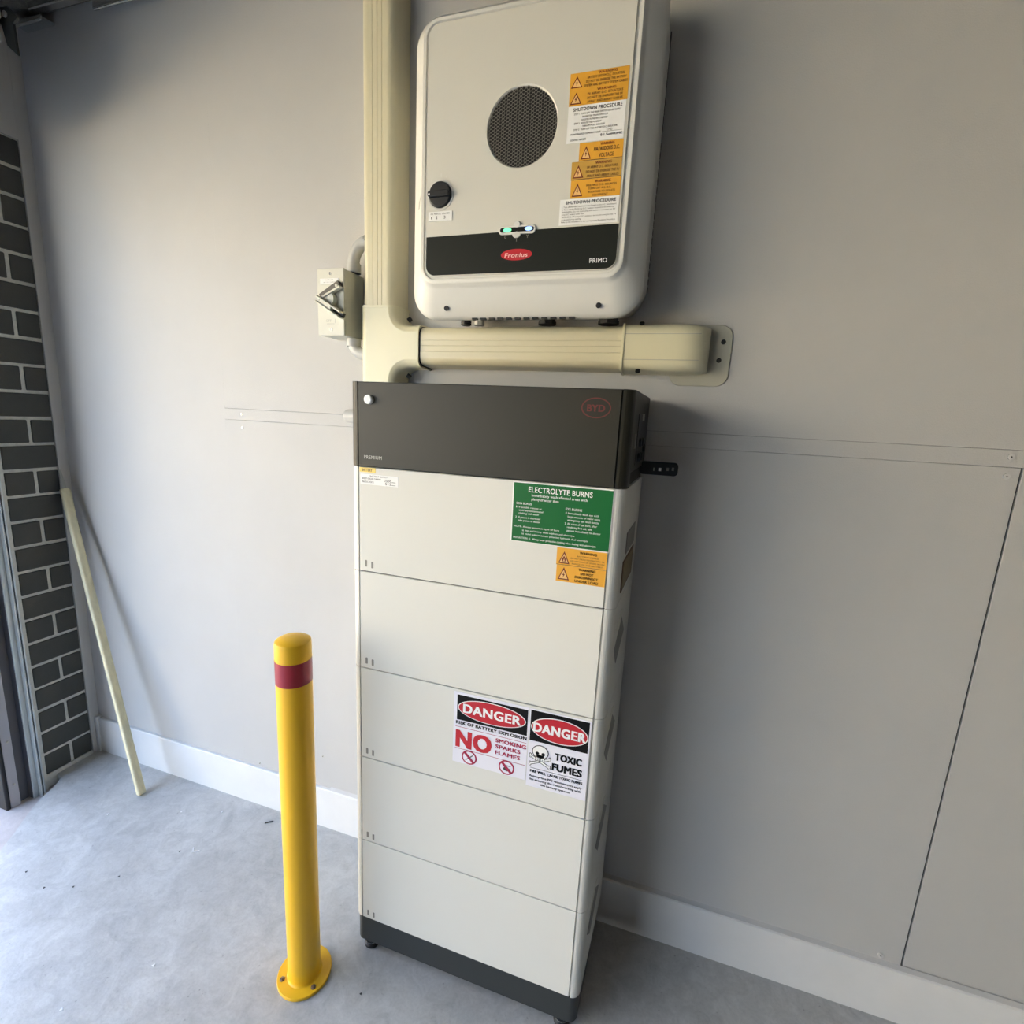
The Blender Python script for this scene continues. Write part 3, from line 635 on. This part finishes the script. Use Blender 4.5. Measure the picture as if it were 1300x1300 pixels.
# tee outline with flared fillets (front view), lofted with a rounded front edge
def tee(inset, lo=0.0):
    h = .0515 - inset; R = .034 + inset; x0 = DVX - h; xr = .0370 - 0; zc = DHZ
    pts = [(x0, 1.640), (x0, 1.430), (DVX + h, 1.430)]
    cxx, czz = DVX + h + R, zc - h - R
    pts.append((DVX + h, czz)) if czz > 1.432 else None
    st = PI
    for i in range(1, 9): a = PI - PI / 2 * i / 8; pts.append((cxx + R * math.cos(a), czz + R * math.sin(a)))
    pts += [(xr, zc - h), (xr, zc + h)]
    czz = zc + h + R
    for i in range(0, 9): a = -PI / 2 - PI / 2 * i / 8; pts.append((cxx + R * math.cos(a), czz + R * math.sin(a)))
    pts.append((DVX + h, 1.640)); return pts
b = MB(); lo = []
for ins, y in ((0, 0), (.001, -.040), (.0018, -.052), (.005, -.0608), (.011, -.0668), (.019, -.0695)): lo.append([(p[0], y, p[1]) for p in tee(ins)])
b.loft(lo, duct2, smooth=True); part(b, 'tee_body', tj)
b = MB(); b.prism([(y, x) for x, y in dprof(DHZ, .0535, .0705, .021)], 'x', .0330, .0385, duct2); part(b, 'collar', tj)
b = MB(); b.prism([(x, y) for x, y in dprof(DVX, .0530, .0705, .021)], 'z', 1.634, 1.640, duct2); part(b, 'collar', tj)
b = MB(); b.prism([(y, x) for x, y in dprof(DHZ, .0500, .0672, .021)], 'x', .0385, .0415, hole); part(b, 'joint_shadow_gap', tj)
for p, q in (((-.004, -.030, 1.6150), (-.010, -.034, 1.6090)), ((-.004, -.030, 1.4700), (-.012, -.034, 1.4760)), ((-.1312, -.045, 1.590), (-.1290, -.045, 1.590))):
    b = MB(); b.cyl(p, q, .0058, hole, n=12); part(b, 'screw_hole', tj)
ec = thing('end_fitting', 'cream rounded wall entry fitting with flange at the duct end', 'duct fitting', (.65, 0, 1.48))
b = MB(); lo = []
N2 = 10
for x in (.531, .640): lo.append([(x, y, z) for z, y in dprof(DHZ, .0520, .0700, .021)])
for i in range(1, N2 + 1):
    a = PI / 2 * i / N2; xx = .640 + .072 * math.sin(a); kx = math.cos(a) ** .55 if i < N2 else .0
    dep = .008 + .062 * (math.cos(a) ** .6 if i < N2 else 0); hf = .0520 - .006 * (1 - math.cos(a)); rr_ = min(.021, dep * .45)
    lo.append([(xx, y, z) for z, y in dprof(DHZ, hf, dep, rr_)])
b.loft(lo, duct2, smooth=True); capb = part(b, 'fitting_body', ec)
b = MB(); b.prism([(y, x) for x, y in dprof(DHZ, .0540, .0720, .022)], 'x', .5290, .5345, duct2); part(b, 'collar', ec)
for zz in (DHZ + .0265, DHZ - .0265):
    b = MB(); b.box(.536, .690, -.0706, -.0690, zz - .0007, zz + .0007, P_grey if False else flange); part(b, 'seam_line', ec)
b = MB(); b.prism(rrect(.633, .757, 1.4700, 1.5990, .026, 8), 'y', -.004, 0, flange); part(b, 'wall_flange', ec, bevel=.001, seg=1)
for x, y, z in ((.7390, -.0045, 1.5640), (.7340, -.0045, 1.5255)):
    b = MB(); b.cyl((x, y - .0006, z), (x, y + .002, z), .0052, hole, n=14); part(b, 'screw_hole', ec)
for z, dz in ((DHZ + .0495, .004), (DHZ - .0495, -.004)):
    b = MB(); b.cyl((.568, -.056, z - dz), (.568, -.060, z + dz * .35), .0052, hole, n=14); part(b, 'screw_hole', ec)

# ================================================================== SWITCH BOX AND CONDUIT
ib = thing('isolator_switch', 'small grey wall isolator switch box with chunky angled lever handle', 'switch', (-.20, 0, 1.565))
b = MB(); b.box(-.2405, -.1625, -.079, 0, 1.5655, 1.7250, isog); part(b, 'box', ib, bevel=.003)
b = MB(); b.box(-.2410, -.1620, -.0860, -.0795, 1.5650, 1.7255, isog); part(b, 'front_plate', ib, bevel=.0015)
for z in (1.7130, 1.5800):
    b = MB(); b.cyl((-.2020, -.0864, z), (-.2020, -.084, z), .0062, P_off, n=16); b.cyl((-.2020, -.0870, z), (-.2020, -.086, z), .0040, screwm, n=14); b.box(-.2026, -.2014, -.0874, -.0868, z - .0035, z + .0035, hole); part(b, 'screw', ib)
s = Sign(-.2310, -.1760, 1.6880, 1.7015, -.0860, P_w, th=.0014); s.text('D.C. ISOLATOR', .30, .72, .18, .38, P_grey).text('BATTERY SUPPLY', .20, .82, .60, .78, P_grey).make('name_plate', ib)
b = MB(); b.cyl((-.1980, -.086, 1.6500), (-.1980, -.100, 1.6500), .0175, isog, r1=.0155, n=28); part(b, 'dial_hub', ib)
def bar(b, p, q, wd, y0, y1, m_):
    d = Vector((q[0] - p[0], q[1] - p[1])); nn = Vector((-d.y, d.x)).normalized() * wd / 2
    b.prism([(p[0] + nn.x, p[1] + nn.y), (q[0] + nn.x, q[1] + nn.y), (q[0] - nn.x, q[1] - nn.y), (p[0] - nn.x, p[1] - nn.y)], 'y', y0, y1, m_)
b = MB(); bar(b, (-.2260, 1.6560), (-.1560, 1.6160), .0040, -.114, -.090, isog); bar(b, (-.2280, 1.6440), (-.1600, 1.6040), .0035, -.114, -.090, isog)
bar(b, (-.2270, 1.6500), (-.1580, 1.6100), .0115, -.098, -.088, P_gk); bar(b, (-.2180, 1.6440), (-.1850, 1.6250), .0090, -.110, -.090, isog); part(b, 'lever_handle', ib, bevel=.0008, seg=1)
b = MB(); bar(b, (-.2240, 1.6560), (-.1680, 1.6870), .0150, -.098, -.086, P_gk); bar(b, (-.2150, 1.6540), (-.1620, 1.6780), .0050, -.104, -.090, isog); b.cyl((-.1740, -.1010, 1.6810), (-.1740, -.094, 1.6810), .0040, P_off, n=12); part(b, 'padlock_arm', ib, bevel=.0008, seg=1)
s = Sign(-.2250, -.1800, 1.5900, 1.6060, -.0860, isog, th=.0002); s.text('OFF', .20, .55, .1, .5, P_lgrey).text('I', .80, .83, 0, .7, P_lgrey).rect(.25, .75, .75, .82, P_lgrey).make('embossed_mark', ib)
cu2 = thing('conduit_loop', 'bent grey conduit curving from the switch box to behind the cream duct', 'conduit', (-.165, 0, 1.56))
def arc(cx, cz, r, a0, a1, y, n=10): return [(cx + r * math.cos(a0 + (a1 - a0) * i / n), y, cz + r * math.sin(a0 + (a1 - a0) * i / n)) for i in range(n + 1)]
yq = -.034
b = MB(); b.tube([(-.1690, yq, 1.7262)] + arc(-.1690 + .052, 1.7500, .052, PI, PI / 2 + .22, yq) + [(-.1285, yq, 1.8005)], .0150, pipeg); part(b, 'upper_bend', cu2)
b = MB(); b.tube([(-.1710, yq, 1.5645)] + arc(-.1710 + .030, 1.5560, .030, PI, 1.5 * PI, yq) + [(-.1320, yq, 1.526)], .0150, pipeg); part(b, 'lower_bend', cu2)
b = MB(); b.cyl((-.1690, yq, 1.7262), (-.1690, yq, 1.7480), .0180, pipeg, n=24); part(b, 'coupling', cu2)
b = MB(); b.cyl((-.1710, yq, 1.5645), (-.1710, yq, 1.5450), .0180, pipeg, n=24); part(b, 'coupling', cu2)
# short stub behind the tower
b = MB(); b.lathe((0, 0), [(.004, 0), (.012, .0015), (.0165, .005), (.018, .010), (.018, .10)], pipeg, 28)
b.v = [(-.2030 + z, -.030 + y, 1.3640 + x) for x, y, z in b.v]; b.box(-.150, -.142, -.048, 0, 1.344, 1.384, pipeg)
o = b.build('conduit_stub'); o['label'] = 'stubby grey conduit end poking out behind the charcoal top unit'; o['category'] = 'conduit'

# ================================================================== BOLLARD
bx, by = -.0773, -.3956
bo = thing('bollard', 'yellow steel bollard with red reflective band bolted to the floor', 'bollard', (bx, by, 0))
b = MB(); b.lathe((bx, by), [(.0375, .006), (.0375, .884), (.0362, .8885), (.030, .8925), (.020, .8955), (.008, .897)], yellow, 56); part(b, 'post', bo)
b = MB(); b.lathe((bx, by), [(.0379, .8505), (.0381, .8500), (.0381, .8500)], yellow, 56); part(b, 'cap_rim', bo)
b = MB(); b.lathe((bx, by), [(.0374, .7950), (.0379, .7950), (.0379, .8480), (.0374, .8480)], redr, 56); part(b, 'reflective_band', bo, label='red reflective band')
b = MB(); b.lathe((bx, by), [(.0620, 0), (.0628, .001), (.0628, .0075), (.0620, .0085), (.001, .0085)], yellow, 56); bp_ = part(b, 'base_plate', bo)
b = MB(); b.lathe((bx, by), [(.0415, .0083), (.0395, .0095), (.0378, .0125), (.0375, .014)], yellow, 56); part(b, 'weld_ring', bo)
for a in (3.90, 5.80, 1.85):
    px_, py_ = bx + .0505 * math.cos(a), by + .0505 * math.sin(a)
    b = MB(); b.cyl((px_, py_, .008), (px_, py_, .0095), .0060, boltm, n=18); b.cyl((px_, py_, .0095), (px_, py_, .0125), .0044, boltm, n=6); b.cyl((px_, py_, .0125), (px_, py_, .0145), .0022, boltm, n=12); part(b, 'anchor_bolt', bo)

# ================================================================== TIMBER STICK
p0 = Vector((-1.0090, -.122, .004)); p1 = Vector((-1.3620, -.040, 1.058)); d = (p1 - p0).normalized()
st = thing('leaning_stick', 'long pale timber stick with a metal tip leaning into the brick corner', 'stick', (-1.0090, -.122, 0))
b = MB(); q = d.to_track_quat('Z', 'Y')
ring = lambda c, r: [c + q @ Vector((x, y, 0)) for x, y in rrect(-r, r, -r, r, r * .45, 3)]
b.loft([ring(p0, .0105), ring(p0 + d * .004, .0122), ring(p0 + d * .5, .0122), ring(p1 - d * .003, .0122), ring(p1, .0110)], woodp); part(b, 'shaft', st)
b = MB(); b.cyl(p1 - d * .01, p1 + d * .032, .0070, P_lgrey, n=14); b.cyl(p1 + d * .032, p1 + d * .068, .0046, P_lgrey, n=12); part(b, 'metal_tip', st, label='thin metal tip')
b = MB(); side = q @ Vector((-1, 0, 0)); c0 = p1 - d * .075
for k in range(1):
    b.cyl(p1 - d * .085 + side * .0095 - d.cross(side) * 0, p1 - d * .005 + side * .0115, .0055, woodp, n=8)
part(b, 'splinter_sleeve', st)
b = MB(); b.cyl(p1 - d * .165 + side * .0110, p1 - d * .125 + side * .0110, .0045, rubber, n=8); part(b, 'tape_mark', st)

# ================================================================== SMALL DEBRIS ON THE FLOOR
chipm = mat('white_plaster', (.8, .8, .8), .8); darkm = mat('dark_grit', (.05, .05, .05), .9)
def chip(x, y, m_, r, lab, grp, cat='debris', name='plaster_chip', k=1.0):
    b = MB(); a0 = random.uniform(0, 6)
    pts = [(x + r * (1 if i % 2 else .55) * math.cos(a0 + i * 1.05), y + k * r * (1 if i % 2 else .5) * math.sin(a0 + i * 1.05)) for i in range(6)]
    b.prism(pts, 'z', 0, r * .45, m_); o = b.build(name); o['label'] = lab; o['category'] = cat; o['group'] = grp
for x, y, t in ((-.685, -.083, 'tiny white plaster chip closest to the skirting on the concrete floor'), (-1.0246, -.2232, 'tiny white plaster chip just in front of the foot of the leaning stick'),
                (-.8113, -.1313, 'tiny white plaster chip between the stick foot and the chip by the skirting'), (-.4365, -.5076, 'tiny white plaster chip lying out on open concrete toward the bollard'),
                (-.5406, -.6432, 'tiny white plaster chip nearest the bottom edge of the photo')):
    chip(x, y, chipm, .0042, t, 'white chips on the floor')
b = MB(); bar(b, (0, 0), (.016, .010), .003, 0, .003, chipm); bar(b, (0, 0), (-.012, .012), .003, 0, .003, chipm)
b.v = [(-.6347 + x, -.2346 + z, y) for x, y, z in b.v]; o = b.build('plaster_sliver'); o['label'] = 'white bent sliver shaped like a tick on the concrete floor'; o['category'] = 'debris'
b = MB(); bar(b, (0, 0), (.020, .016), .003, 0, .003, darkm)
b.v = [(-.515 + x, -.070 + z, y) for x, y, z in b.v]; o = b.build('dark_splinter'); o['label'] = 'black splinter lying on the floor near the white skirting'; o['category'] = 'debris'
for x, y, t in ((-.8444, -.4352, 'dark grit speck, middle one of the row near the doorway side'), (-1.0205, -.45, 'dark grit speck closest to the doorway on the concrete floor'), (-.6751, -.2467, 'dark grit speck right beside the white tick-shaped sliver'),
                (-.7588, -.3694, 'dark grit speck between the tick-shaped sliver and the doorway'), (-.9164, -.4643, 'dark grit speck next to the one closest to the doorway'), (.0791, -.3884, 'lone dark grit speck on the floor between bollard and battery tower')):
    chip(x, y, darkm, .0032, t, 'dark grit on the floor', name='grit_speck')

for o in sc.objects:
    if '_o' in o: del o['_o']
